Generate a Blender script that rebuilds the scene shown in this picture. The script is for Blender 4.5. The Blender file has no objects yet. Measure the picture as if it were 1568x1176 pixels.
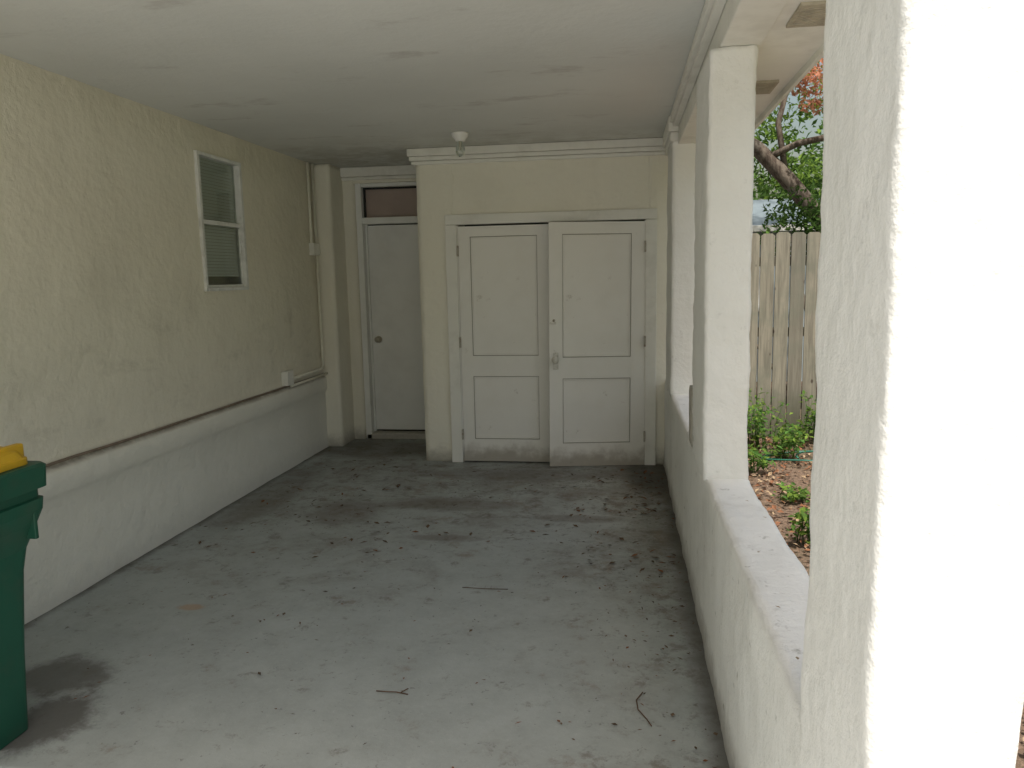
import bpy, bmesh, math, random
from mathutils import Vector, Matrix, noise
random.seed(7)
D=bpy.data
scene=bpy.context.scene
COL=scene.collection

# ---------------------------------------------------------------- node helpers
class NT:
    def __init__(s,name):
        s.m=D.materials.new(name); s.m.use_nodes=True
        s.t=s.m.node_tree; s.t.nodes.clear()
        s.out=s.t.nodes.new('ShaderNodeOutputMaterial')
        s.tc=s.t.nodes.new('ShaderNodeTexCoord')
        s.obj=s.tc.outputs['Object']
    def n(s,k): return s.t.nodes.new(k)
    def l(s,a,b): s.t.links.new(a,b)
    def setin(s,node,i,v):
        if v is None: return
        if hasattr(v,'links'): s.l(v,node.inputs[i])
        else: node.inputs[i].default_value=v
    def mapping(s,scale=(1,1,1),loc=(0,0,0),rot=(0,0,0)):
        m=s.n('ShaderNodeMapping'); s.l(s.obj,m.inputs[0])
        m.inputs['Scale'].default_value=scale; m.inputs['Location'].default_value=loc; m.inputs['Rotation'].default_value=rot
        return m.outputs[0]
    def noise(s,scale,detail=4,rough=.5,vec=None,dist=0):
        n=s.n('ShaderNodeTexNoise'); s.l(vec if vec is not None else s.obj,n.inputs['Vector'])
        n.inputs['Scale'].default_value=scale; n.inputs['Detail'].default_value=detail
        n.inputs['Roughness'].default_value=rough; n.inputs['Distortion'].default_value=dist
        return n.outputs['Fac']
    def voronoi(s,scale,vec=None):
        n=s.n('ShaderNodeTexVoronoi'); s.l(vec if vec is not None else s.obj,n.inputs['Vector'])
        n.inputs['Scale'].default_value=scale
        return n.outputs['Distance']
    def math(s,op,a,b=0.0,c=None,clamp=False):
        n=s.n('ShaderNodeMath'); n.operation=op; n.use_clamp=clamp
        s.setin(n,0,a); s.setin(n,1,b)
        if c is not None: s.setin(n,2,c)
        return n.outputs[0]
    def ramp(s,v,a,b,lo=0.,hi=1.):
        n=s.n('ShaderNodeMapRange'); n.interpolation_type='SMOOTHSTEP'
        s.setin(n,0,v); n.inputs[1].default_value=a; n.inputs[2].default_value=b
        n.inputs[3].default_value=lo; n.inputs[4].default_value=hi
        return n.outputs[0]
    def mix(s,f,a,b,mode='MIX'):
        n=s.n('ShaderNodeMixRGB'); n.blend_type=mode
        s.setin(n,0,f)
        for i,v in ((1,a),(2,b)):
            if hasattr(v,'links'): s.l(v,n.inputs[i])
            else: n.inputs[i].default_value=(*v,1)
        return n.outputs[0]
    def xyz(s):
        n=s.n('ShaderNodeSeparateXYZ'); s.l(s.obj,n.inputs[0]); return n.outputs
    def comb(s,x,y,z):
        n=s.n('ShaderNodeCombineXYZ'); s.setin(n,0,x); s.setin(n,1,y); s.setin(n,2,z); return n.outputs[0]
    def white(s,v):
        n=s.n('ShaderNodeTexWhiteNoise'); n.noise_dimensions='1D'; s.l(v,n.inputs['W']); return n.outputs['Value']
    def bump(s,h,strength=.5,dist=.01,normal=None):
        n=s.n('ShaderNodeBump'); s.l(h,n.inputs['Height']); n.inputs['Strength'].default_value=strength
        n.inputs['Distance'].default_value=dist
        if normal is not None: s.l(normal,n.inputs['Normal'])
        return n.outputs[0]
    def finish(s,color,rough=.8,normal=None,spec=.3,metal=0,**kw):
        p=s.n('ShaderNodeBsdfPrincipled')
        if hasattr(color,'links'): s.l(color,p.inputs['Base Color'])
        else: p.inputs['Base Color'].default_value=(*color,1)
        s.setin(p,'Roughness',rough); p.inputs['Specular IOR Level'].default_value=spec
        p.inputs['Metallic'].default_value=metal
        if normal is not None: s.l(normal,p.inputs['Normal'])
        for k,v in kw.items(): s.setin(p,k,v)
        s.l(p.outputs[0],s.out.inputs[0]); s.p=p
        return s.m

def stucco(name,base,dirt=(.33,.30,.24),dirtamt=.35,bscale=28,bstr=.5,bdist=.006,lowdirt=.6,ledge=False,scuff=.5):
    t=NT(name); x,y,z=t.xyz()[:3]
    big=t.noise(1.5,4,.65)
    streak=t.noise(1.0,4,.65,vec=t.mapping((5,5,.7)))
    f=t.math('MULTIPLY',t.ramp(big,.45,.75),dirtamt)
    c=t.mix(f,base,dirt)
    c=t.mix(t.math('MULTIPLY',t.ramp(streak,.52,.75),dirtamt*.7),c,dirt)
    sp=t.noise(13,4,.7)
    c=t.mix(t.math('MULTIPLY',t.ramp(sp,.62,.74),dirtamt*scuff*1.6),c,(.2,.18,.14))
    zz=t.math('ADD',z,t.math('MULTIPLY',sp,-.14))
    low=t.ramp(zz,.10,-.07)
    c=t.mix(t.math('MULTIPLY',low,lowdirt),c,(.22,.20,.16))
    if ledge:
        c=t.mix(t.ramp(z,.74,.66,0,.75),c,(.84,.83,.77))
        c=t.mix(t.math('MULTIPLY',t.ramp(t.math('ABSOLUTE',t.math('SUBTRACT',z,.700)),.03,.0),t.ramp(streak,.3,.6,.25,.8)),c,(.27,.22,.17))
        sc=t.noise(1,4,.7,vec=t.mapping((1,2.2,5),(0,3,1)))
        c=t.mix(t.math('MULTIPLY',t.ramp(sc,.55,.70),t.ramp(t.math('ABSOLUTE',t.math('SUBTRACT',z,1.05)),.5,.1,0,.25)),c,(.45,.41,.33))
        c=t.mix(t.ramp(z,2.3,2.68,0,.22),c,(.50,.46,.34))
    h1=t.noise(bscale,4,.62); h3=t.noise(5,2,.5)
    h=t.math('ADD',h1,t.math('MULTIPLY',h3,1.5))
    return t.finish(c,.92,t.bump(h,bstr,bdist),spec=.15)

def plain(name,base,rough=.6,var=.15,nscale=8,bstr=.1,spec=.3,metal=0,dirt=None,damt=.3):
    t=NT(name)
    v=t.noise(nscale,3,.6)
    c=t.mix(t.math('MULTIPLY',t.ramp(v,.3,.75),var),base,tuple(q*.55 for q in base))
    if dirt: c=t.mix(t.math('MULTIPLY',t.ramp(t.noise(nscale*.5,4,.7),.48,.70),damt),c,dirt)
    return t.finish(c,rough,t.bump(t.noise(nscale*8,3,.6),bstr,.003) if bstr>0 else None,spec=spec,metal=metal)

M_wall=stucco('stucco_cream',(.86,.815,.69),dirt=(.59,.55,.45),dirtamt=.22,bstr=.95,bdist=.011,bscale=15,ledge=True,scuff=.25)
M_wall2=stucco('stucco_cream_closet',(.88,.85,.74),dirt=(.64,.60,.5),dirtamt=.16,bscale=20,bstr=.7,bdist=.009,scuff=.25)
M_pillar=stucco('stucco_white',(.86,.855,.82),dirt=(.62,.61,.58),dirtamt=.20,bscale=24,bstr=.80,bdist=.009,scuff=.5)
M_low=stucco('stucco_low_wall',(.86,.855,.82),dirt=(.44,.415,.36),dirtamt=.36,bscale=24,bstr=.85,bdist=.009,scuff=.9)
M_trim=plain('paint_trim',(.87,.86,.80),.5,.1,5,.25,dirt=(.45,.42,.35),damt=.2)
M_dark=plain('dark_interior',(.03,.03,.03),.9,bstr=0)
M_ext=plain('house_paint',(.84,.82,.74),.9,.05,3,0)

# ceiling
t=NT('ceiling_paint')
c=t.mix(t.ramp(t.noise(.8,4,.6),.35,.7,0,.5),(.75,.76,.73),(.64,.65,.62))
c=t.mix(t.ramp(t.noise(1.9,5,.72,vec=t.mapping((.7,1.6,1),(3,1,0))),.57,.70,0,.42),c,(.42,.39,.36))
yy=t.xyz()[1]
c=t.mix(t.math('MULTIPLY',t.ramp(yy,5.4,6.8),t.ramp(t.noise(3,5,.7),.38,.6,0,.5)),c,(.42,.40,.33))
c=t.mix(t.ramp(t.noise(1,5,.7,vec=t.mapping((.6,7,1),(2,0,0))),.62,.70,0,.22),c,(.82,.83,.80))
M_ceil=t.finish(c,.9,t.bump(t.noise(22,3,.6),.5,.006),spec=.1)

# floor
t=NT('painted_concrete'); x,y,z=t.xyz()[:3]
n1=t.noise(1.7,6,.72,dist=.2); n2=t.noise(7,6,.76,vec=t.mapping((1,1,1),(5,2,0)),dist=.25)
n4=t.noise(3.1,6,.78,vec=t.mapping((1,1,1),(9,4,0)))
gy=t.ramp(y,2.4,6.4,-.03,.13); gr=t.ramp(x,-.4,.36,0,.09)
g=t.math('ADD',gy,gr)
base=t.mix(t.ramp(n4,.3,.7),(.405,.435,.425),(.335,.36,.35))
m1=t.ramp(t.math('ADD',n1,g),.50,.74,0,.58)
c=t.mix(m1,base,(.23,.215,.185))
m2=t.ramp(t.math('ADD',n2,t.math('MULTIPLY',g,.55)),.55,.70,0,.60)
c=t.mix(m2,c,(.15,.13,.105))
m3=t.ramp(t.math('ADD',n4,t.math('MULTIPLY',g,.38)),.57,.69,0,.5)
c=t.mix(m3,c,(.23,.18,.13))
fn=t.noise(24,5,.78)
c=t.mix(t.ramp(t.math('ADD',fn,t.math('MULTIPLY',g,.12)),.60,.69,0,.65),c,(.085,.07,.055))
c=t.mix(t.ramp(fn,.44,.32,0,.35),c,(.48,.50,.49))
sm=t.noise(1,5,.7,vec=t.mapping((9,1.4,1),(3,7,0))); c=t.mix(t.ramp(sm,.63,.69,0,.18),c,(.48,.50,.49))
blobn=t.math('MULTIPLY',t.math('SUBTRACT',n2,.5),1.8)
for (cx,cy,rx,ry,a,col) in ((-2.12,2.36,.17,.20,.8,(.08,.072,.064)),(-2.30,2.66,.22,.17,.7,(.09,.08,.07)),(-2.12,3.34,.07,.035,.55,(.42,.24,.11)),
        (.27,6.1,.28,.6,.7,(.06,.055,.045)),(-2.3,6.85,.6,.35,.5,(.09,.08,.065)),(-1.2,5.15,.5,.16,.45,(.12,.09,.06)),(-2.62,5.3,.2,.9,.4,(.13,.11,.085)),(-.3,4.9,.35,.08,.45,(.13,.10,.08)),(-1.1,4.45,.25,.06,.45,(.13,.10,.08)),(-1.9,4.9,.25,.3,.4,(.13,.10,.08)),(-.8,6.0,.8,.2,.4,(.12,.10,.08))):
    dx=t.math('DIVIDE',t.math('SUBTRACT',x,cx),rx); dy=t.math('DIVIDE',t.math('SUBTRACT',y,cy),ry)
    d=t.math('SQRT',t.math('ADD',t.math('MULTIPLY',dx,dx),t.math('MULTIPLY',dy,dy)))
    c=t.mix(t.ramp(t.math('ADD',d,blobn),1.25,.6,0,a),c,col)
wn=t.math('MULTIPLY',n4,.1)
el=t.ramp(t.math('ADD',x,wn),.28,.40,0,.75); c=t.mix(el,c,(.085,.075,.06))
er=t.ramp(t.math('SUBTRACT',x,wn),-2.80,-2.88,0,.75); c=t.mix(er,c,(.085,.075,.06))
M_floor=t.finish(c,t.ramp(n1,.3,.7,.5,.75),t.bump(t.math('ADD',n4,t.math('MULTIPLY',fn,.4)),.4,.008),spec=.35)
M_drive=plain('driveway_concrete',(.60,.59,.565),.9,.15,3,.3,dirt=(.36,.35,.32),damt=.2)

# door paint
t=NT('door_paint')
c=t.mix(t.ramp(t.noise(2.5,4,.6),.4,.7,0,.3),(.88,.865,.815),(.76,.74,.67))
c=t.mix(t.ramp(t.noise(9,5,.75),.62,.72,0,.45),c,(.44,.40,.33))
zz=t.math('ADD',t.xyz()[2],t.math('MULTIPLY',t.noise(8,3,.6),-.25)); c=t.mix(t.ramp(zz,.06,-.1,0,.7),c,(.3,.26,.2))
M_door=t.finish(c,.5,t.bump(t.noise(40,3,.6,vec=t.mapping((1,1,.25))),.25,.003),spec=.35)
M_groove=plain('door_groove',(.30,.27,.22),.8)
M_door2=plain('entry_door_paint',(.88,.885,.86),.45,.06,3,.1,dirt=(.6,.6,.56),damt=.2)
M_hinge=plain('painted_hinge',(.5,.47,.40),.5,.4,60,.3,dirt=(.2,.1,.05),damt=.6)
M_metal=plain('metal_knob',(.55,.5,.42),.3,.2,30,.1,metal=.9)
M_knobw=plain('porcelain_knob',(.75,.73,.66),.3,.3,40,.1,dirt=(.3,.25,.18),damt=.5)
M_alum=plain('aluminium_frame',(.84,.84,.81),.4,.2,10,.1,dirt=(.35,.33,.3),damt=.3)
M_conduit=plain('painted_conduit',(.86,.83,.72),.6,.2,10,.1)
M_cable=plain('dirty_cable',(.27,.21,.16),.8,.5,20,.3)
M_block=plain('concrete_grey',(.52,.49,.43),.95,.4,20,.6)
M_transom=plain('transom_panel',(.46,.37,.33),.3,.3,3,.05)
M_vent=plain('vent_screen',(.50,.45,.35),.8,.5,30,.4)
def glassmat(name,tint,refl=.25):
    t=NT(name); tr=t.n('ShaderNodeBsdfTransparent'); tr.inputs[0].default_value=(*tint,1)
    gl=t.n('ShaderNodeBsdfGlossy'); gl.inputs['Roughness'].default_value=.03; gl.inputs[0].default_value=(.9,.95,.93,1)
    lw=t.n('ShaderNodeFresnel'); lw.inputs[0].default_value=1.5
    f=t.math('ADD',lw.outputs[0],refl,clamp=True)
    mx=t.n('ShaderNodeMixShader'); t.l(f,mx.inputs[0]); t.l(tr.outputs[0],mx.inputs[1]); t.l(gl.outputs[0],mx.inputs[2]); t.l(mx.outputs[0],t.out.inputs[0])
    return t.m
M_glass=glassmat('window_glass',(.95,.98,.97),.04)
M_glass2=glassmat('screened_glass',(.90,.94,.93),.10)
M_bulb=glassmat('bulb_glass',(.85,.87,.85),.1)
M_blind=plain('blind_slats',(.88,.90,.88),.6,.05,bstr=0)

# ---------------------------------------------------------------- mesh helpers
def empty(name,parent=None):
    o=D.objects.new(name,None); COL.objects.link(o); o.empty_display_size=.2
    if parent: o.parent=parent
    return o
def addmesh(name,verts,faces,mats,parent=None,smooth=False,idx=None):
    me=D.meshes.new(name); me.from_pydata(verts,[],faces); me.update()
    if not isinstance(mats,(list,tuple)): mats=[mats]
    for m in mats: me.materials.append(m)
    if idx: me.polygons.foreach_set('material_index',idx)
    if smooth: me.polygons.foreach_set('use_smooth',[True]*len(me.polygons))
    o=D.objects.new(name,me); COL.objects.link(o)
    if parent: o.parent=parent
    return o
def bm_obj(name,bm,mats,parent=None,smooth=False):
    me=D.meshes.new(name); bm.to_mesh(me); bm.free()
    if not isinstance(mats,(list,tuple)): mats=[mats]
    for m in mats: me.materials.append(m)
    if smooth: me.polygons.foreach_set('use_smooth',[True]*len(me.polygons))
    o=D.objects.new(name,me); COL.objects.link(o)
    if parent: o.parent=parent
    return o
def bm_box(bm,x0,x1,y0,y1,z0,z1,bev=0.,mi=0):
    r=bmesh.ops.create_cube(bm,size=1)
    vs=r['verts']
    for v in vs: v.co=Vector((x0+(v.co.x+.5)*(x1-x0),y0+(v.co.y+.5)*(y1-y0),z0+(v.co.z+.5)*(z1-z0)))
    fs=set(f for v in vs for f in v.link_faces)
    for f in fs: f.material_index=mi
    if bev>0:
        es=list(set(e for v in vs for e in v.link_edges))
        bmesh.ops.bevel(bm,geom=es,offset=bev,segments=2,affect='EDGES',profile=.5)
def box(name,b,mat,parent=None,bev=.003):
    bm=bmesh.new(); bm_box(bm,*b,bev=bev); return bm_obj(name,bm,mat,parent)
def boxes(name,bl,mat,parent=None,bev=.003):
    bm=bmesh.new()
    for b in bl: bm_box(bm,*b[:6],bev=bev,mi=(b[6] if len(b)>6 else 0))
    return bm_obj(name,bm,mat,parent)
def wob(name,b,mat,parent=None,res=.03,amp=.004,r=.014,freq=6,fine=.0016,seed=0):
    """box with rounded, hand-trowelled uneven surfaces"""
    x0,x1,y0,y1,z0,z1=b
    lo=Vector((x0,y0,z0)); hi=Vector((x1,y1,z1)); size=hi-lo
    n=[max(2,int(round(s/res))) for s in size]
    idx={}; V=[]; F=[]
    def vid(i,j,k):
        key=(i,j,k)
        if key not in idx:
            idx[key]=len(V); V.append(None)
            p=Vector((lo.x+size.x*i/n[0],lo.y+size.y*j/n[1],lo.z+size.z*k/n[2]))
            q=Vector([min(max(p[a],lo[a]+r),hi[a]-r) for a in range(3)])
            d=p-q
            if d.length<1e-9: nn=Vector((0,0,1))
            else:
                nn=d.normalized(); p=q+nn*r
            so=Vector((seed*3.1,seed*1.7,0))
            w=noise.noise(p*freq+so)*amp+noise.noise(p*28+so)*fine
            V[idx[key]]=p+nn*w
        return idx[key]
    for a,bx,cx in ((0,1,2),(1,2,0),(2,0,1)):
        for side in (0,n[a]):
            for u in range(n[bx]):
                for v in range(n[cx]):
                    q=[]
                    for du,dv in ((0,0),(1,0),(1,1),(0,1)):
                        k=[0,0,0]; k[a]=side; k[bx]=u+du; k[cx]=v+dv; q.append(vid(*k))
                    if side==0: q.reverse()
                    F.append(q)
    return addmesh(name,V,F,mat,parent,smooth=True)
def tube(V,F,pts,rad,seg=8,jit=0):
    pts=[Vector(p) for p in pts]
    if not hasattr(rad,'__len__'): rad=[rad]*len(pts)
    base=len(V)
    for i,p in enumerate(pts):
        d=(pts[min(i+1,len(pts)-1)]-pts[max(i-1,0)]).normalized()
        up=Vector((0,0,1)) if abs(d.z)<.9 else Vector((1,0,0))
        a=d.cross(up).normalized(); b=d.cross(a)
        for s in range(seg):
            th=2*math.pi*s/seg
            rr=rad[i]*(1+jit*noise.noise(p*3+Vector((math.cos(th)*2,math.sin(th)*2,0))))
            V.append(p+(a*math.cos(th)+b*math.sin(th))*rr)
    for i in range(len(pts)-1):
        for s in range(seg):
            a=base+i*seg+s; b=base+i*seg+(s+1)%seg
            F.append((a,b,b+seg,a+seg))
    F.append(tuple(base+s for s in range(seg))[::-1]); F.append(tuple(base+(len(pts)-1)*seg+s for s in range(seg)))
def tubes(name,lst,mat,parent=None,seg=8,jit=0):
    V=[];F=[]
    for p,r in lst: tube(V,F,p,r,seg,jit)
    return addmesh(name,V,F,mat,parent,smooth=True)
def lathe(name,prof,c,mat,parent=None,seg=24,axis='Z'):
    V=[];F=[]
    for r,h in prof:
        for s in range(seg):
            th=2*math.pi*s/seg
            if axis=='Z': V.append((c[0]+r*math.cos(th),c[1]+r*math.sin(th),c[2]+h))
            elif axis=='Y': V.append((c[0]+r*math.cos(th),c[1]+h,c[2]+r*math.sin(th)))
            else: V.append((c[0]+h,c[1]+r*math.cos(th),c[2]+r*math.sin(th)))
    for i in range(len(prof)-1):
        for s in range(seg):
            F.append((i*seg+s,i*seg+(s+1)%seg,(i+1)*seg+(s+1)%seg,(i+1)*seg+s))
    return addmesh(name,V,F,mat,parent,smooth=True)

# ================================================================= CARPORT
carport=empty('stucco_carport')
ZC=2.665; XL=-2.84
V=[];F=[];ys=[1.0+i*.1 for i in range(64)]; xs=[-2.86+i*.1 for i in range(35)]
ys[-1]=7.5; xs[-1]=.545
for yv in ys:
    for xv in xs: V.append((xv,yv,noise.noise(Vector((xv,yv,0))*.9)*.004))
for j in range(len(ys)-1):
    for i in range(len(xs)-1):
        a=j*len(xs)+i; F.append((a,a+1,a+1+len(xs),a+len(xs)))
addmesh('floor',V,F,M_floor,smooth=True)
boxes('driveway_and_bounce_apron',[(-2.86,1.6,-1.7,1.0,-.12,-.006),(-9.0,5.0,-16,-1.702,-.12,-.008)],M_drive,None,.0)  # wide front apron is unseen, added to bounce light into the carport

# left wall with window opening
WY0,WY1,WZ0,WZ1=4.93,5.53,1.54,2.48
prof=[(-2.824,-.02),(-2.824,.18),(-2.822,.36),(-2.824,.53),(-2.812,.550),(-2.803,.566),(-2.800,.62),(-2.803,.668),(-2.812,.682),(-2.838,.698)]
zs=[.78+.08*i for i in range(24) if .78+.08*i<2.64]+[2.685,WZ0,WZ1]
zs=sorted(zs)
prof=prof+[(XL,q) for q in zs]
ys=sorted(set([round(-1.0+i*.08,3) for i in range(101)]+[WY0,WY1]))
ys=[q for q in ys if not (0<abs(q-WY0)<.02 or 0<abs(q-WY1)<.02)]+[7.3]
V=[];F=[]
for yv in ys:
    for (px_,pz) in prof:
        near=abs(pz-WZ0)<1e-6 or abs(pz-WZ1)<1e-6
        w=0 if (near and WY0-.05<yv<WY1+.05) else noise.noise(Vector((1,yv*2.2,pz*2.2)))*.008+noise.noise(Vector((4,yv*7,pz*7)))*.005
        V.append((px_+w,yv,pz))
P=len(prof)
for j in range(len(ys)-1):
    for i in range(P-1):
        ym=(ys[j]+ys[j+1])/2; zm=(prof[i][1]+prof[i+1][1])/2
        if WY0<ym<WY1 and WZ0<zm<WZ1: continue
        a=j*P+i; F.append((a,a+P,a+P+1,a+1))
addmesh('house_side_wall',V,F,M_wall,carport,smooth=True)
boxes('window_reveal',[(-2.97,-2.842,WY0-.03,WY0,WZ0-.03,WZ1+.03),(-2.97,-2.842,WY1,WY1+.03,WZ0-.03,WZ1+.03),(-2.97,-2.842,WY0,WY1,WZ1,WZ1+.03),(-2.97,-2.842,WY0,WY1,WZ0-.03,WZ0)],M_wall2,carport,0)
win=empty('sash_window',carport)
f=.024
boxes('window_frame',[(-2.885,-2.818,WY0-.005,WY0+f,WZ0,WZ1),(-2.885,-2.818,WY1-f,WY1+.005,WZ0,WZ1),(-2.885,-2.819,WY0+f,WY1-f,WZ1-f,WZ1),(-2.885,-2.81,WY0+f,WY1-f,WZ0,WZ0+f),
  (-2.875,-2.83,WY0+f,WY1-f,2.0,2.03),
  (-2.862,-2.845,WY0+f,WY0+f+.014,WZ0+f,2.0),(-2.862,-2.845,WY1-f-.014,WY1-f,WZ0+f,2.0),(-2.862,-2.844,WY0+f+.014,WY1-f-.014,WZ0+f,WZ0+f+.018)],M_alum,win,.002)
addmesh('window_glass',[(-2.856,WY0+f,WZ0+f),(-2.856,WY1-f,WZ0+f),(-2.856,WY1-f,2.005),(-2.856,WY0+f,2.005)],[(0,1,2,3)],M_glass,win)
addmesh('window_glass_upper',[(-2.868,WY0+f,2.02),(-2.868,WY1-f,2.02),(-2.868,WY1-f,WZ1-f),(-2.868,WY0+f,WZ1-f)],[(0,1,2,3)],M_glass2,win)
bl=[]
z=1.66
while z<2.46:
    bl.append((-2.885,-2.883,WY0+.012,WY1-.012,z,z+.0195)); z+=.0225
bl.append((-2.890,-2.880,WY0+.012,WY1-.012,1.642,1.657))
boxes('window_blinds',bl,M_blind,win,0)
box('window_room_backing',(-2.975,-2.97,WY0-.03,WY1+.03,WZ0-.03,WZ1+.03),M_block,win,0)
wob('corner_pilaster',(-2.86,-2.675,6.93,7.40,-.02,ZC),M_wall2,carport,.04,.003,.012,seed=2)
wob('recess_wall',(-2.80,-2.563,7.27,7.60,-.02,ZC-.001),M_wall2,carport,.04,.003,.012,seed=3)
box('recess_header',(-2.57,-1.0,7.275,7.6,2.52,ZC-.002),M_wall2,carport)
boxes('recess_cornice',[(-2.672,-1.72,7.215,7.272,2.575,2.662),(-2.672,-1.72,7.235,7.271,2.545,2.573)],M_trim,carport,.006)
ed=empty('entry_door',carport)
boxes('door_frame',[(-2.562,-2.505,7.30,7.44,.0,2.52),(-1.69,-1.63,7.30,7.44,.0,2.52),(-2.505,-1.69,7.31,7.44,2.135,2.195),(-2.505,-1.69,7.31,7.44,2.485,2.519),
  (-2.505,-2.487,7.385,7.42,.06,2.135)],M_door2,ed,.003)
box('door_slab',(-2.487,-1.695,7.405,7.445,.075,2.125),M_door2,ed,.003)
box('transom_panel',(-2.505,-1.69,7.40,7.41,2.195,2.485),M_transom,ed,0)
boxes('transom_edge',[(-2.505,-2.488,7.37,7.398,2.195,2.485),(-2.488,-1.69,7.37,7.398,2.468,2.485)],M_dark,ed,0)
box('door_threshold',(-2.56,-1.65,7.30,7.46,-.01,.055),M_block,ed,.01)
lathe('door_knob',[(.0,.0),(.032,.0),(.034,-.006),(.02,-.012),(.012,-.02),(.012,-.035),(.024,-.042),(.03,-.055),(.024,-.068),(.0,-.072)],(-2.42,7.404,1.0),M_metal,ed,20,'Y')
box('entry_dark_back',(-2.8,-1.0,7.6,7.65,0,2.7),M_dark,carport,0)

# closet
wob('closet_pier_left',(-1.712,-1.375,6.40,7.35,-.02,ZC-.003),M_wall2,carport,.045,.005,.012,seed=4)
wob('closet_pier_right',(.195,.535,6.40,8.6,-.02,ZC-.003),M_wall2,carport,.05,.003,.012,seed=5)
box('closet_header',(-1.40,.22,6.4015,6.60,2.045,ZC-.002),M_wall2,carport,0)
box('closet_interior',(-1.40,.22,6.75,6.80,0,2.2),M_dark,carport,0)
boxes('closet_cornice',[(-1.765,.40,6.335,6.402,2.60,2.662),(-1.752,.40,6.350,6.403,2.565,2.598),(-1.738,.40,6.370,6.404,2.535,2.563)],M_trim,carport,.005)
boxes('closet_cornice_return',[(-1.763,-1.712,6.404,7.214,2.60,2.661),(-1.75,-1.712,6.404,7.214,2.565,2.598),(-1.736,-1.712,6.404,7.214,2.535,2.563)],M_trim,carport,.004)
dd=empty('storage_double_door',carport)
boxes('door_casing',[(-1.468,-1.372,6.372,6.42,0.0,2.035),(.190,.282,6.372,6.42,0.0,2.035),(-1.468,.282,6.370,6.42,2.037,2.12)],M_trim,dd,.004)
boxes('casing_stop',[(-1.372,-1.365,6.39,6.44,0,2.03),(.183,.19,6.39,6.44,0,2.03)],M_door,dd,0)
def panel_leaf(name,w,h,panels,parent):
    bm=bmesh.new()
    xs=[0]+[panels[0][0],panels[0][1]]+[w]
    zs=[0,panels[1][2],panels[1][3],panels[0][2],panels[0][3],h]
    for i in range(3):
        for k in range(5):
            pan=(i==1 and k in (1,3))
            if not pan:
                bm_box(bm,xs[i],xs[i+1],0.0,.035,zs[k],zs[k+1],0,0)
            else:
                a,b,c_,d_=xs[i],xs[i+1],zs[k],zs[k+1]
                bm_box(bm,a,b,.013,.03,c_,d_,0,0)
                g=.006
                for q in ((a,b,.0105,.0128,c_,c_+g),(a,b,.0105,.0128,d_-g,d_),(a,a+g*.6,.0105,.0127,c_+g,d_-g),(b-g*.6,b,.0105,.0127,c_+g,d_-g)): bm_box(bm,*q,0,1)
                m=.016
                for q in ((a+g,b-g,.005,.0125,c_+g,c_+m),(a+g,b-g,.005,.0125,d_-m,d_-g),(a+g,a+m,.0052,.0124,c_+m,d_-m),(b-m,b-g,.0052,.0124,c_+m,d_-m)): bm_box(bm,*q,.002,0)
    bmesh.ops.remove_doubles(bm,verts=bm.verts,dist=1e-5)
    return bm_obj(name,bm,[M_door,M_groove],parent)
L=panel_leaf('left_leaf',.775,2.010,[(.10,.665,.92,1.925),(.10,.665,.195,.745)],dd)
L.location=(-1.362,6.390,.012)
Rr=panel_leaf('right_leaf',.795,2.02,[(.11,.675,.92,1.925),(.11,.675,.195,.745)],dd)
ang=math.radians(9.5)
Rr.matrix_world=Matrix.Translation((.186,6.380,.002))@Matrix.Rotation(ang,4,'Z')@Matrix.Rotation(math.radians(.4),4,'Y')@Matrix.Translation((-.795,0,0))
bm=bmesh.new()
for z in (1.82,1.05,.25):
    bm_box(bm,-1.374,-1.358,6.362,6.386,z-.045,z+.045,.003)
    bm_box(bm,.180,.196,6.354,6.370,z-.045,z+.045,.003)
bm_obj('door_hinges',bm,M_hinge,dd)
kx,ky=-.540,6.380-.734*math.sin(ang)-.004
boxes('lock_plates',[(kx-.022,kx+.022,ky-.004,ky+.008,.83,.97)],M_knobw,dd,.003)
lathe('knob',[(0,-.062),(.022,-.058),(.03,-.045),(.026,-.03),(.012,-.022),(.012,-.003),(.02,0)],(kx,ky,.915),M_knobw,dd,20,'Y')
boxes('latch_hasp',[(kx-.045,kx+.008,ky-.008,ky+.006,1.205,1.222)],M_knobw,dd,.003)
lathe('deadbolt',[(0,-.012),(.010,-.010),(.012,.008)],(kx-.012,ky,1.235),M_metal,dd,16,'Y')

# ceiling, beam, soffit
box('ceiling',(-2.86,.42,.95,7.6,ZC,ZC+.03),M_ceil,carport,0)
boxes('side_beam',[(.385,.545,.97,8.6,2.482,2.70)],M_trim,carport,.006)
boxes('beam_trim',[(.325,.384,.97,6.33,2.615,2.663),(.345,.384,.97,6.33,2.59,2.613)],M_trim,carport,.005)
SX0,SX1=.546,.80
box('soffit',(SX0,SX1,.95,8.9,2.50,2.525),M_trim,carport,0)
boxes('fascia',[(SX1,SX1+.022,.95,8.9,2.47,2.70),(-3.4,SX1+.022,.928,.949,2.50,2.78)],M_trim,carport,.003)
for i,yv in enumerate((1.9,2.97,4.05,5.2,6.4)):
    vb=[(.60,.74,yv-.12,yv-.105,2.488,2.4995),(.60,.74,yv+.105,yv+.12,2.488,2.4995),(.60,.615,yv-.105,yv+.105,2.488,2.4995),(.725,.74,yv-.105,yv+.105,2.488,2.4995),(.615,.725,yv-.105,yv+.105,2.495,2.4985)]
    for k in range(8): vb.append((.615,.725,yv-.10+k*.026,yv-.088+k*.026,2.489,2.4945))
    boxes('soffit_vent_%d'%i,vb,M_vent,carport,0)
TOP=.73
wob('low_wall',(.351,.54,1.2,6.41,-.05,TOP),M_low,carport,.03,.008,.022,5,.003,seed=6)
wob('near_pillar',(.347,.548,1.06,1.455,-.05,2.481),M_pillar,carport,.015,.007,.016,4.5,.0022,seed=7)
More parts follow.
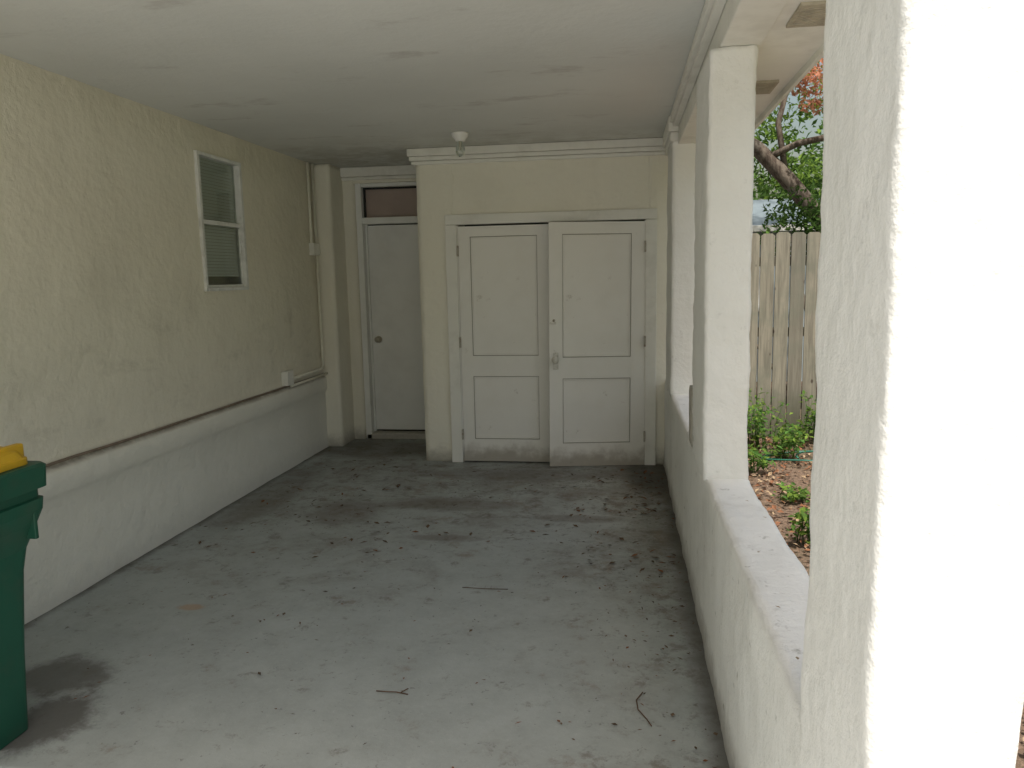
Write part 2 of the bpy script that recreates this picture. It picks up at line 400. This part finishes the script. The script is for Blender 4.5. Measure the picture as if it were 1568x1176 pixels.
wob('middle_pillar',(.342,.528,3.25,3.78,TOP-.02,2.481),M_pillar,carport,.018,.008,.014,5,.0040,seed=8)
wob('far_pillar',(.347,.53,5.56,6.15,TOP-.02,2.60),M_pillar,carport,.025,.007,.014,5,.003,seed=9)
boxes('far_pillar_capital',[(.315,.386,5.50,6.2,2.56,2.663),(.33,.386,5.52,6.2,2.50,2.558)],M_trim,carport,.006)
wob('concrete_block',(.343,.50,3.80,3.99,TOP+.006,1.03),M_block,None,.02,.003,.008,seed=11)

boxes('house_shell',[(-9.0,-2.98,-1.0,9.5,-.05,2.70),(-2.98,-2.846,-1.0,-.9,-.05,2.7),(-2.98,.53,7.66,9.5,-.05,2.70)],M_ext,carport,0)
V=[(-9.4,-1.4,2.71),(-2.9,-1.4,2.71),(-2.9,.93,2.71),(.822,.93,2.71),(.822,9.8,2.71),(-9.4,9.8,2.71),(-4.3,3.2,4.0),(-4.3,6.0,4.0)]
F=[(0,1,2,6),(2,3,6),(3,4,7,6),(4,5,7),(5,0,6,7),(0,5,4,3,2,1)]
M_roof=plain('roof_shingles',(.16,.15,.14),.95,.5,12,.6)
addmesh('roof',V,F,M_roof,carport)

cl=empty('ceiling_light')
M_porc=plain('porcelain',(.88,.87,.84),.3,.05)
lathe('lamp_holder',[(0,0),(.062,0),(.064,-.012),(.058,-.03),(.04,-.05),(.036,-.062),(.0,-.062)],(-1.19,5.76,ZC),M_porc,cl)
lathe('light_bulb',[(.02,-.062),(.022,-.08),(.033,-.11),(.036,-.135),(.03,-.16),(.016,-.175),(0,-.18)],(-1.19,5.76,ZC),M_bulb,cl)
lathe('bulb_stem',[(.012,-.064),(.008,-.10),(.004,-.125),(0,-.126)],(-1.19,5.76,ZC),M_metal,cl)
ec=empty('electrical_conduit')
tubes('pipes',[([(-2.815,6.78,2.66),(-2.815,6.78,1.95),(-2.815,6.80,1.86),(-2.815,6.84,1.84)],.014),
   ([(-2.812,6.88,2.66),(-2.812,6.88,.80),(-2.812,6.87,.775),(-2.812,6.84,.765),(-2.812,6.16,.765)],.015),
   ([(-2.795,6.93,.715),(-2.795,6.12,.71)],.011)],M_conduit,ec)
boxes('junction_boxes',[(-2.845,-2.79,6.77,6.91,1.83,1.94),(-2.845,-2.785,6.04,6.16,.72,.84)],M_trim,ec,.005)
V=[];F=[];pts=[]
for i in range(60):
    yv=.5+i*.107; pts.append((-2.822+noise.noise(Vector((yv*2,0,0)))*.004,yv,.712+noise.noise(Vector((yv*1.3,5,0)))*.009))
tube(V,F,pts,.008,8); addmesh('wall_cable',V,F,M_cable,None,True)

# ---- wheeled trash bin
bn=empty('wheeled_trash_bin')
M_green=plain('green_plastic',(.012,.085,.052),.45,.3,5,.1,spec=.4,dirt=(.08,.10,.07),damt=.3)
M_yel=plain('yellow_plastic',(.66,.40,.02),.5,.3,5,.1,spec=.4,dirt=(.35,.24,.05),damt=.3)
M_rub=plain('black_rubber',(.02,.02,.02),.8)
def rrect(hx,hy,r,n=5):
    o=[]
    for cx,cy,a0 in ((hx-r,hy-r,0),(-hx+r,hy-r,90),(-hx+r,-hy+r,180),(hx-r,-hy+r,270)):
        for k in range(n+1):
            a=math.radians(a0+90*k/n); o.append((cx+r*math.cos(a),cy+r*math.sin(a)))
    return o
def loft(name,secs,mat,parent,cap=(True,True)):
    V=[];F=[];N=0
    for (z,cx,cy,hx,hy,r) in secs:
        pts=rrect(hx,hy,r); N=len(pts)
        V+=[(cx+a,cy+b,z) for a,b in pts]
    for i in range(len(secs)-1):
        for s in range(N): F.append((i*N+s,i*N+(s+1)%N,(i+1)*N+(s+1)%N,(i+1)*N+s))
    if cap[0]: F.append(tuple(range(N))[::-1])
    if cap[1]: F.append(tuple((len(secs)-1)*N+s for s in range(N)))
    return addmesh(name,V,F,mat,parent,False)
bx,by=-2.33,2.04
loft('body',[(.005,bx,by,.192,.275,.03),(.30,bx,by,.205,.285,.03),(.60,bx,by,.228,.30,.035),(.68,bx,by,.24,.31,.035),(.77,bx,by,.282,.322,.035),(.82,bx,by,.300,.335,.035),(.86,bx,by,.304,.338,.035),(.865,bx,by,.292,.33,.035),(.895,bx,by,.292,.33,.035),(.90,bx,by,.315,.345,.035),(.975,bx,by,.318,.35,.035),(.985,bx,by,.31,.34,.035)],M_green,bn)
loft('lid',[(.987,bx-.01,by-.01,.295,.325,.05),(1.008,bx-.01,by-.01,.295,.325,.05),(1.012,bx-.01,by-.01,.288,.318,.05),(1.035,bx-.01,by-.01,.28,.310,.06),(1.045,bx-.01,by-.01,.265,.295,.06),(1.062,bx-.01,by-.01,.24,.265,.06),(1.066,bx-.01,by-.01,.19,.22,.05)],M_yel,bn)
boxes('lid_ribs',[(bx+.225-.12*k,bx+.255-.12*k,by-.31,by+.31,.995,1.056) for k in range(4)],M_yel,bn,.006)
tubes('handle_bar',[([(bx-.22,by-.34,.95),(bx-.22,by-.40,.96),(bx+.22,by-.40,.96),(bx+.22,by-.34,.95)],.015),([(bx-.2,by-.25,.10),(bx+.2,by-.25,.10)],.012)],M_green,bn)
for s in (-1,1):
    lathe('wheel_%d'%(s+2),[(0,-.02),(.05,-.022),(.06,-.014),(.09,-.022),(.1,-.012),(.1,.012),(.09,.022),(.06,.014),(.05,.022),(0,.02)],(bx+s*.225,by-.25,.1),M_rub,bn,24,'X')
boxes('body_ribs',[(bx+.24,bx+.298,by+q,by+q+.015,.72,.86) for q in (.27,.1,-.1,-.28)]+[(bx+.14,bx+.16,by-.325,by-.29,.70,.90),(bx-.16,bx-.14,by-.325,by-.29,.70,.90)],M_green,bn,.003)

# ---- debris on floor
M_twig=plain('twig_brown',(.13,.075,.045),.9,.4,30)
tubes('floor_twig',[([(.08,2.78,.006),(.055,2.72,.008),(.06,2.66,.006),(.09,2.60,.006),(.105,2.56,.006)],.0022)],M_twig)
tubes('floor_twig',[([(-.95,2.68,.006),(-.90,2.675,.008),(-.87,2.68,.006),(-.82,2.67,.005)],.0022),([(-.85,2.68,.006),(-.83,2.71,.006)],.002)],M_twig)
tubes('floor_twig',[([(-.82,3.70,.006),(-.7,3.69,.007),(-.58,3.70,.005)],.0018)],M_twig)
V=[];F=[];ID=[]
def leafquad(V,F,c,s,nrm,rot,asp=.5,fold=.15):
    n=nrm.normalized(); a=n.orthogonal().normalized(); b=n.cross(a)
    u=a*math.cos(rot)+b*math.sin(rot); v=n.cross(u)
    i=len(V)
    V+=[c-u*s*.5, c+v*s*asp*.5+n*s*fold, c+u*s*.5, c-v*s*asp*.5+n*s*fold]
    F.append((i,i+1,i+2,i+3))
for k in range(1900):
    yv=random.choice([random.uniform(2,7.2),random.gauss(5.2,.9),random.gauss(5.2,.9)]); xv=random.choice([random.uniform(-2.8,.33),random.uniform(-2.8,.33),random.gauss(.22,.12)])
    if not(-2.78<xv<.335 and 2<yv<7.2): continue
    if xv>-1.75 and yv>6.24: continue
    if noise.noise(Vector((xv*2,yv*2,3)))<-.1: continue
    leafquad(V,F,Vector((xv,yv,.007+random.random()*.003)),random.choice([.010,.012,.015,.02,.03,.05 if yv>4 else .02]),Vector((random.gauss(0,.15),random.gauss(0,.15),1)),random.random()*6.3,random.uniform(.2,.6),.05)
    ID.append(random.choice([0,1,2,2]))
M_dl1=plain('dry_leaf_dark',(.09,.06,.04),.9,bstr=0); M_dl2=plain('dry_leaf_red',(.22,.10,.05),.9,bstr=0); M_dl3=plain('dry_leaf_tan',(.36,.26,.16),.9,bstr=0); M_dl4=plain('dry_leaf_brown',(.15,.10,.065),.9,bstr=0)
addmesh('fallen_leaf_debris',V,F,[M_dl1,M_dl2,M_dl4],None,False,ID)
V=[];F=[]
for (xv,yv) in ((.45,1.75),(.40,1.95),(.50,2.7),(.42,2.35),(.47,2.9),(.39,1.68)):
    leafquad(V,F,Vector((xv,yv,TOP+.010)),.018,Vector((.1,.1,1)),random.random()*6,.5,.05)
addmesh('fallen_leaf_bits',V,F,[M_dl3])

# ================================================================= OUTSIDE
GZ=-.07
t=NT('ground_mulch')
c=t.mix(t.ramp(t.noise(.6,3,.6),.4,.6),(.17,.12,.085),(.13,.11,.07))
c=t.mix(t.ramp(t.noise(30,4,.8),.5,.62),c,(.26,.18,.13))
far=t.math('MAXIMUM',t.ramp(t.xyz()[0],4,7),t.ramp(t.xyz()[1],0.,-2.))
c=t.mix(far,c,(.14,.17,.07))
M_ground=t.finish(c,.95,t.bump(t.noise(40,4,.8),.9,.02),spec=.1)
V=[];F=[];
xs=[-300,-60,-12]+[ -9+i*.6 for i in range(40)]+[30,80,300]; ys=[-300,-60,-15]+[-10+i*.6 for i in range(55)]+[40,100,300]
for yv in ys:
    for xv in xs:
        inside=(-10<xv<.6 and -2<yv<10)
        V.append((xv,yv,GZ-.08 if inside or (xv<2.2 and -16<yv<2) or (-12<xv<6 and -18<yv<-1) else GZ+noise.noise(Vector((xv,yv,0))*.8)*.03))
for j in range(len(ys)-1):
    for i in range(len(xs)-1):
        a=j*len(xs)+i; F.append((a,a+1,a+1+len(xs),a+len(xs)))
addmesh('ground',V,F,M_ground,smooth=True)
V=[];F=[];ID=[]
for k in range(11000):
    xv=random.uniform(.56,3.6); yv=random.uniform(2.2,8.2)
    if random.random()<.4 and xv>2.0: continue
    z=GZ+noise.noise(Vector((xv,yv,0))*.8)*.03+.01+random.random()*.02
    leafquad(V,F,Vector((xv,yv,z)),random.uniform(.02,.06),Vector((random.gauss(0,.45),random.gauss(0,.45),1)),random.random()*6.3,random.uniform(.35,.7),.12)
    ID.append(random.choices([0,1,2,3],[3,4,3,4])[0])
addmesh('leaf_litter',V,F,[M_dl1,M_dl2,M_dl3,M_dl4],None,False,ID)

# fence
t=NT('fence_wood'); x,y,z=t.xyz()[:3]
cell=t.math('FLOOR',t.math('DIVIDE',t.math('ADD',x,100.),.145)); rnd=t.white(cell)
vec=t.comb(t.math('ADD',t.math('MULTIPLY',x,22.),t.math('MULTIPLY',cell,7.3)),y,t.math('MULTIPLY',z,1.3))
gr=t.noise(1.6,5,.65,vec=vec,dist=.6)
c=t.mix(rnd,(.28,.26,.205),(.19,.178,.145))
c=t.mix(t.ramp(gr,.35,.68,0,.7),c,(.12,.11,.088))
c=t.mix(t.ramp(t.noise(3,4,.6),.45,.7,0,.5),c,(.145,.155,.12))
kv=t.comb(t.math('ADD',t.math('MULTIPLY',x,3.2),t.math('MULTIPLY',cell,3.3)),0.,t.math('MULTIPLY',z,1.9))
kn=t.voronoi(2.1,kv); c=t.mix(t.ramp(kn,.11,.05,0,.85),c,(.06,.045,.035))
low=t.ramp(t.math('ADD',z,t.math('MULTIPLY',t.noise(4,4,.6),-.5)),.25,-.3,0,.7); c=t.mix(low,c,(.08,.08,.05))
M_fence=t.finish(c,.9,t.bump(gr,.5,.006),spec=.1)
bm=bmesh.new()
def picket(bm,x0,x1,y0,y1,z0,z1,ear=.025):
    vs=[(x0,z0),(x1,z0),(x1,z1-ear),(x1-ear,z1),(x0+ear,z1),(x0,z1-ear)]
    a=[bm.verts.new((p,y0,q)) for p,q in vs]; b=[bm.verts.new((p,y1,q)) for p,q in vs]
    bm.faces.new(a); bm.faces.new(b[::-1])
    for i in range(6): bm.faces.new((a[i],b[i],b[(i+1)%6],a[(i+1)%6]))
k0=int(math.floor((.54+100)/.145))+1
for k in range(95):
    x0=(k0+k)*.145-100; dy=random.uniform(-.005,.005); dz=random.uniform(-.02,.015)
    picket(bm,x0+.004+random.uniform(0,.004),x0+.141-random.uniform(0,.004),7.92+dy,7.938+dy,-.09,1.97+dz)
for z in (.25,.95,1.65): bm_box(bm,.6,14.2,7.95,7.99,z,z+.09,0)
for k in range(6): bm_box(bm,.62+k*2.4,.71+k*2.4,7.992,8.08,-.1,1.9,0)
bmesh.ops.recalc_face_normals(bm,faces=bm.faces)
bm_obj('wooden_fence',bm,M_fence)

def leafmat(name,col,tr=.35):
    t=NT(name)
    c=t.mix(t.ramp(t.noise(3,2,.6),.35,.65),tuple(q*.7 for q in col),tuple(min(1,q*1.35) for q in col))
    d=t.n('ShaderNodeBsdfDiffuse'); t.l(c,d.inputs['Color'])
    tl=t.n('ShaderNodeBsdfTranslucent'); t.l(t.mix(.5,c,tuple(min(1,q*2) for q in col)),tl.inputs[0])
    mx=t.n('ShaderNodeMixShader'); mx.inputs[0].default_value=tr
    t.l(d.outputs[0],mx.inputs[1]); t.l(tl.outputs[0],mx.inputs[2]); t.l(mx.outputs[0],t.out.inputs[0]); return t.m
G1=leafmat('leaf_dark',(.045,.085,.022)); G2=leafmat('leaf_mid',(.085,.15,.035)); G3=leafmat('leaf_bright',(.17,.26,.05),.45); R1=leafmat('leaf_orange',(.60,.30,.20),.5); R2=leafmat('leaf_rust',(.50,.23,.14),.5)
t=NT('bark'); bvec=t.mapping((9,9,2))
bn1=t.noise(2,5,.7,vec=bvec)
c=t.mix(t.ramp(bn1,.35,.65),(.08,.06,.047),(.20,.165,.13)); c=t.mix(t.ramp(t.noise(5,3,.6),.55,.7,0,.4),c,(.24,.22,.19))
M_bark=t.finish(c,.95,t.bump(bn1,.9,.03),spec=.1)
def cloud(clumps,n,size,wts,V,F,ID):
    tot=sum(c[1]**2 for c in clumps)
    for (cc,r) in clumps:
        m=int(n*r*r/tot)+1
        w=random.choice(wts)
        for _ in range(m):
            d=Vector((random.gauss(0,1),random.gauss(0,1),random.gauss(0,1))).normalized()
            rad=r*random.random()**.45
            p=Vector(cc)+Vector((d.x,d.y,d.z*.65))*rad
            if noise.noise(p*2.2)<-.12: continue
            leafquad(V,F,p,size*random.uniform(.6,1.3),Vector((random.gauss(0,.6),random.gauss(0,.6)-.3,random.gauss(.5,.6))),random.random()*6.3,.42,.1)
            ID.append(random.choices(range(len(w)),w)[0])
def tree(name,trunk,branches,clumps,n,size,wts,mats):
    e=empty(name); lst=[trunk]+branches
    tubes('trunk_and_limbs',lst,M_bark,e,10,.25)
    V=[];F=[];ID=[]; cloud(clumps,n,size,wts,V,F,ID)
    addmesh('crown',V,F,mats,e,False,ID); return e
GW=[(5,4,1),(3,5,2),(1,4,5),(6,2,0)]; GB=[(1,4,5),(0,3,6),(2,4,3)]
cl_=[]
for k in range(22):
    cl_.append(((random.uniform(.2,6.5),random.uniform(9.6,12.5),random.uniform(4.4,7.0)),random.uniform(.45,.95)))
cl_+=[((1.35,9.3,3.40),.32),((1.55,9.2,3.75),.4),((1.2,8.9,3.9),.4),((1.75,9.0,4.3),.4),((2.2,9.6,3.45),.2),((1.9,10.6,3.4),.45),((2.3,10.8,3.9),.5),((1.45,9.0,3.2),.28),((2.55,10.6,2.9),.4),((1.6,9.6,4.0),.35),((2.0,11,4.3),.5),((2.6,11,4.3),.5),((1.75,10.7,3.9),.4),((2.0,10.8,3.0),.3)]
tree('oak_tree',([(3.5,10.2,-.2),(3.2,10.1,.9),(2.75,10,1.75),(2.37,10,2.27),(2.0,10,2.72),(1.65,10,3.10),(1.2,10,3.4),(.7,10.1,4.2),(.2,10.2,5.0)],[.19,.16,.13,.11,.10,.085,.07,.05,.03]),
 [([(1.75,10,2.97),(2.1,9.9,3.12),(2.6,9.8,3.2),(3.2,9.7,3.5)],[.04,.038,.035,.02]),
  ([(2.0,10,2.7),(1.9,10.1,3.4),(2.1,10.2,4.2),(2.4,10.3,5.4)],[.04,.035,.03,.02]),
  ([(1.5,10,3.25),(1.55,9.7,3.8),(1.7,9.3,4.5)],[.05,.035,.02]),
  ([(3.1,10.1,1.2),(3.6,10.3,2.6),(4.2,10.6,4.2),(4.8,10.8,5.6)],[.14,.12,.09,.04]),
  ([(1.2,10,3.4),(1.5,9.5,3.5),(2.0,9.2,3.7)],[.03,.02,.012])],
 cl_,22000,.085,GB,[G1,G2,G3])
cl_=[((1.96,8.9,3.66),.32),((2.08,8.9,3.38),.2),((2.2,8.95,4.05),.3),((1.85,8.85,3.95),.22),((2.6,9.0,4.3),.5),((3.1,9.1,3.9),.5),((3.4,9.3,4.6),.6)]
tree('red_leaf_tree',([(3.3,8.9,-.2),(3.25,9,1.4),(3.1,9,2.8),(3.0,9.1,4.2)],[.06,.05,.04,.015]),
 [([(3.1,9,2.9),(2.6,8.95,3.4),(2.0,8.9,3.7)],[.02,.012,.005]),([(3.1,9,3.2),(3.4,9.2,4.0),(3.5,9.3,4.6)],[.025,.018,.008])],cl_,5200,.07,[(5,3,1)],[R1,R2,G3])
SX,SY=9.5,6.0
cl_=[((SX+random.uniform(-2.0,2.8),SY+random.uniform(-2.2,3.0),random.uniform(3.8,6.6)),random.uniform(.5,1.0)) for _ in range(20)]
tree('shade_tree',([(SX,SY,-.2),(SX-.05,SY,1.4),(SX-.2,SY-.1,3.0),(SX-.3,SY-.2,4.8),(SX-.4,SY-.2,6.4)],[.20,.16,.14,.09,.03]),
 [([(SX-.15,SY-.1,2.7),(SX-1,SY+.6,3.7),(SX-1.7,SY+1.2,4.6)],[.08,.06,.02]),([(SX-.2,SY-.1,3.1),(SX+.8,SY-.6,4.2),(SX+1.7,SY-1,5.0)],[.08,.06,.02])],cl_,7000,.13,GW,[G1,G2,G3])
V=[];F=[];ID=[];cl_=[]
for k in range(60): cl_.append(((random.uniform(-6,32),random.uniform(17,24),random.uniform(.4,5.0)),random.uniform(.9,1.9)))
for k in range(26): cl_.append(((random.uniform(1.8,5.5),random.uniform(14.8,16.5),random.uniform(.6,3.8)),random.uniform(.6,1.0)))
cloud(cl_,28000,.20,GW,V,F,ID); addmesh('distant_trees',V,F,[G1,G2,G3],None,False,ID)
# shrubs just behind the fence line
V=[];F=[];ID=[];cl_=[]
for (a,b,c0,r) in ((1.95,9.4,2.0,.42),(2.25,9.6,2.35,.45),(2.6,9.5,2.0,.5),(3.2,9.6,1.8,.6),(2.35,10.9,2.5,.5),(1.1,9.4,1.4,.5),(2.1,10.9,2.8,.35)): cl_.append(((a,b,c0),r))
cloud(cl_,6000,.08,GW,V,F,ID)
sb=empty('shrub'); addmesh('leaves',V,F,[G1,G2,G3],sb,False,ID)
tubes('stems',[([(2.3,9.6,-.1),(2.2,9.5,1.0),(1.95,9.4,2.0)],[.03,.025,.01]),([(2.3,9.6,-.1),(2.35,9.7,1.2),(2.3,9.7,2.4)],[.03,.025,.01]),([(2.4,9.6,-.1),(2.8,9.5,1.0),(3.2,9.6,1.8)],[.03,.025,.01]),([(2.2,9.6,-.1),(1.7,9.5,.6),(1.1,9.4,1.4)],[.03,.02,.01])],M_bark,sb,6)

sh=empty('neighbor_shed')
M_sh=plain('shed_siding',(.36,.42,.44),.7,.2,4); M_shr=plain('shed_roof',(.20,.24,.25),.7,.3,4)
box('walls',(.6,3.4,12.0,14.2,-.1,2.25),M_sh,sh,.01)
addmesh('roof',[(.4,11.8,2.25),(3.6,11.8,2.25),(3.6,14.4,2.25),(.4,14.4,2.25),(.4,13.1,2.75),(3.6,13.1,2.75)],[(0,1,5,4),(2,3,4,5),(0,4,3),(1,2,5),(3,2,1,0)],M_shr,sh)
boxes('eave_and_window',[(.4,3.6,11.78,11.8,2.18,2.27),(1.4,2.2,11.97,11.999,1.0,1.8)],M_trim,sh,.004)

M_w=[G2,G3,leafmat('weed_green',(.08,.17,.04))]
def weed(name,cx,cy,h,n,spread):
    V=[];F=[];ID=[];T=[]
    for k in range(n):
        a=random.random()*6.3; b=random.uniform(.1,1)*spread; hh=h*random.uniform(.5,1)
        p0=Vector((cx+random.gauss(0,spread*.3),cy+random.gauss(0,spread*.3),GZ)); p1=p0+Vector((math.cos(a)*b*.4,math.sin(a)*b*.4,hh*.6)); p2=p0+Vector((math.cos(a)*b,math.sin(a)*b,hh))
        T.append(([p0,p1,p2],[.004,.003,.001]))
        for q in range(10):
            f=random.uniform(.25,1); p=p0.lerp(p1,f*2) if f<.5 else p1.lerp(p2,(f-.5)*2)
            leafquad(V,F,p+Vector((random.gauss(0,.03),random.gauss(0,.03),random.gauss(0,.01))),random.uniform(.035,.08),Vector((random.gauss(0,.5),random.gauss(0,.5),1)),random.random()*6.3,.5,.1); ID.append(random.choice([0,1,2]))
    e=empty(name); tubes('stems',T,M_w[2],e,5); addmesh('leaves',V,F,M_w,e,False,ID)
weed('weed_plant',1.22,7.35,.62,34,.24)
weed('weed_plant',1.42,6.9,.34,20,.24)
weed('weed_plant',1.05,6.4,.26,14,.2)
weed('weed_plant',1.85,7.6,.55,20,.22)
weed('weed_plant',1.62,7.4,.28,16,.2)
weed('weed_plant',1.14,4.7,.24,12,.11)
weed('weed_plant',1.25,5.6,.14,9,.15)
weed('weed_plant',2.4,6.6,.4,16,.25)
hp=[]
for i in range(46):
    a=i*.21; hp.append((1.55+.34*math.cos(a)*(1+.25*math.sin(a*.37))+i*.006,6.75+.20*math.sin(a)+.05*math.sin(a*.6),GZ+.05+.02*math.sin(a*1.7)+.0005*i))
tubes('garden_hose',[(hp,.008)],plain('hose_green',(.02,.13,.085),.4,.2,10,spec=.5),None,8)

# ================================================================= LIGHT & CAMERA
el=math.radians(65); az=math.radians(10)
s=Vector((math.sin(az)*math.cos(el),-math.cos(az)*math.cos(el),math.sin(el)))
sl=D.lights.new('sun','SUN'); sl.energy=4.7; sl.angle=math.radians(1.0); sl.color=(1,.965,.92)
so=D.objects.new('sun',sl); COL.objects.link(so); so.rotation_euler=s.to_track_quat('Z','Y').to_euler(); so.location=(3,-10,12)
w=D.worlds.new('World'); scene.world=w; w.use_nodes=True
nt=w.node_tree; bg=nt.nodes['Background']; sky=nt.nodes.new('ShaderNodeTexSky'); sky.sky_type='NISHITA'; sky.sun_disc=False
sky.sun_elevation=el; sky.sun_rotation=math.pi-az; sky.air_density=1.8; sky.dust_density=6; sky.ozone_density=1.3
nt.links.new(sky.outputs[0],bg.inputs[0]); bg.inputs[1].default_value=.15

cam=D.cameras.new('camera'); co=D.objects.new('camera',cam); COL.objects.link(co); scene.camera=co
cam.sensor_width=36; cam.lens=26.82; cam.clip_start=.05; cam.clip_end=2000
ax=Vector((.9899,.1410,-.0198)).normalized(); az_=Vector((.1424,-.98,.1396)).normalized(); ay=az_.cross(ax).normalized(); ax=ay.cross(az_)
M=Matrix((ax,ay,az_)).transposed().to_4x4(); M.translation=(0,0,1.6); co.matrix_world=M
scene.view_settings.view_transform='Standard'; scene.view_settings.look='None'; scene.view_settings.exposure=0
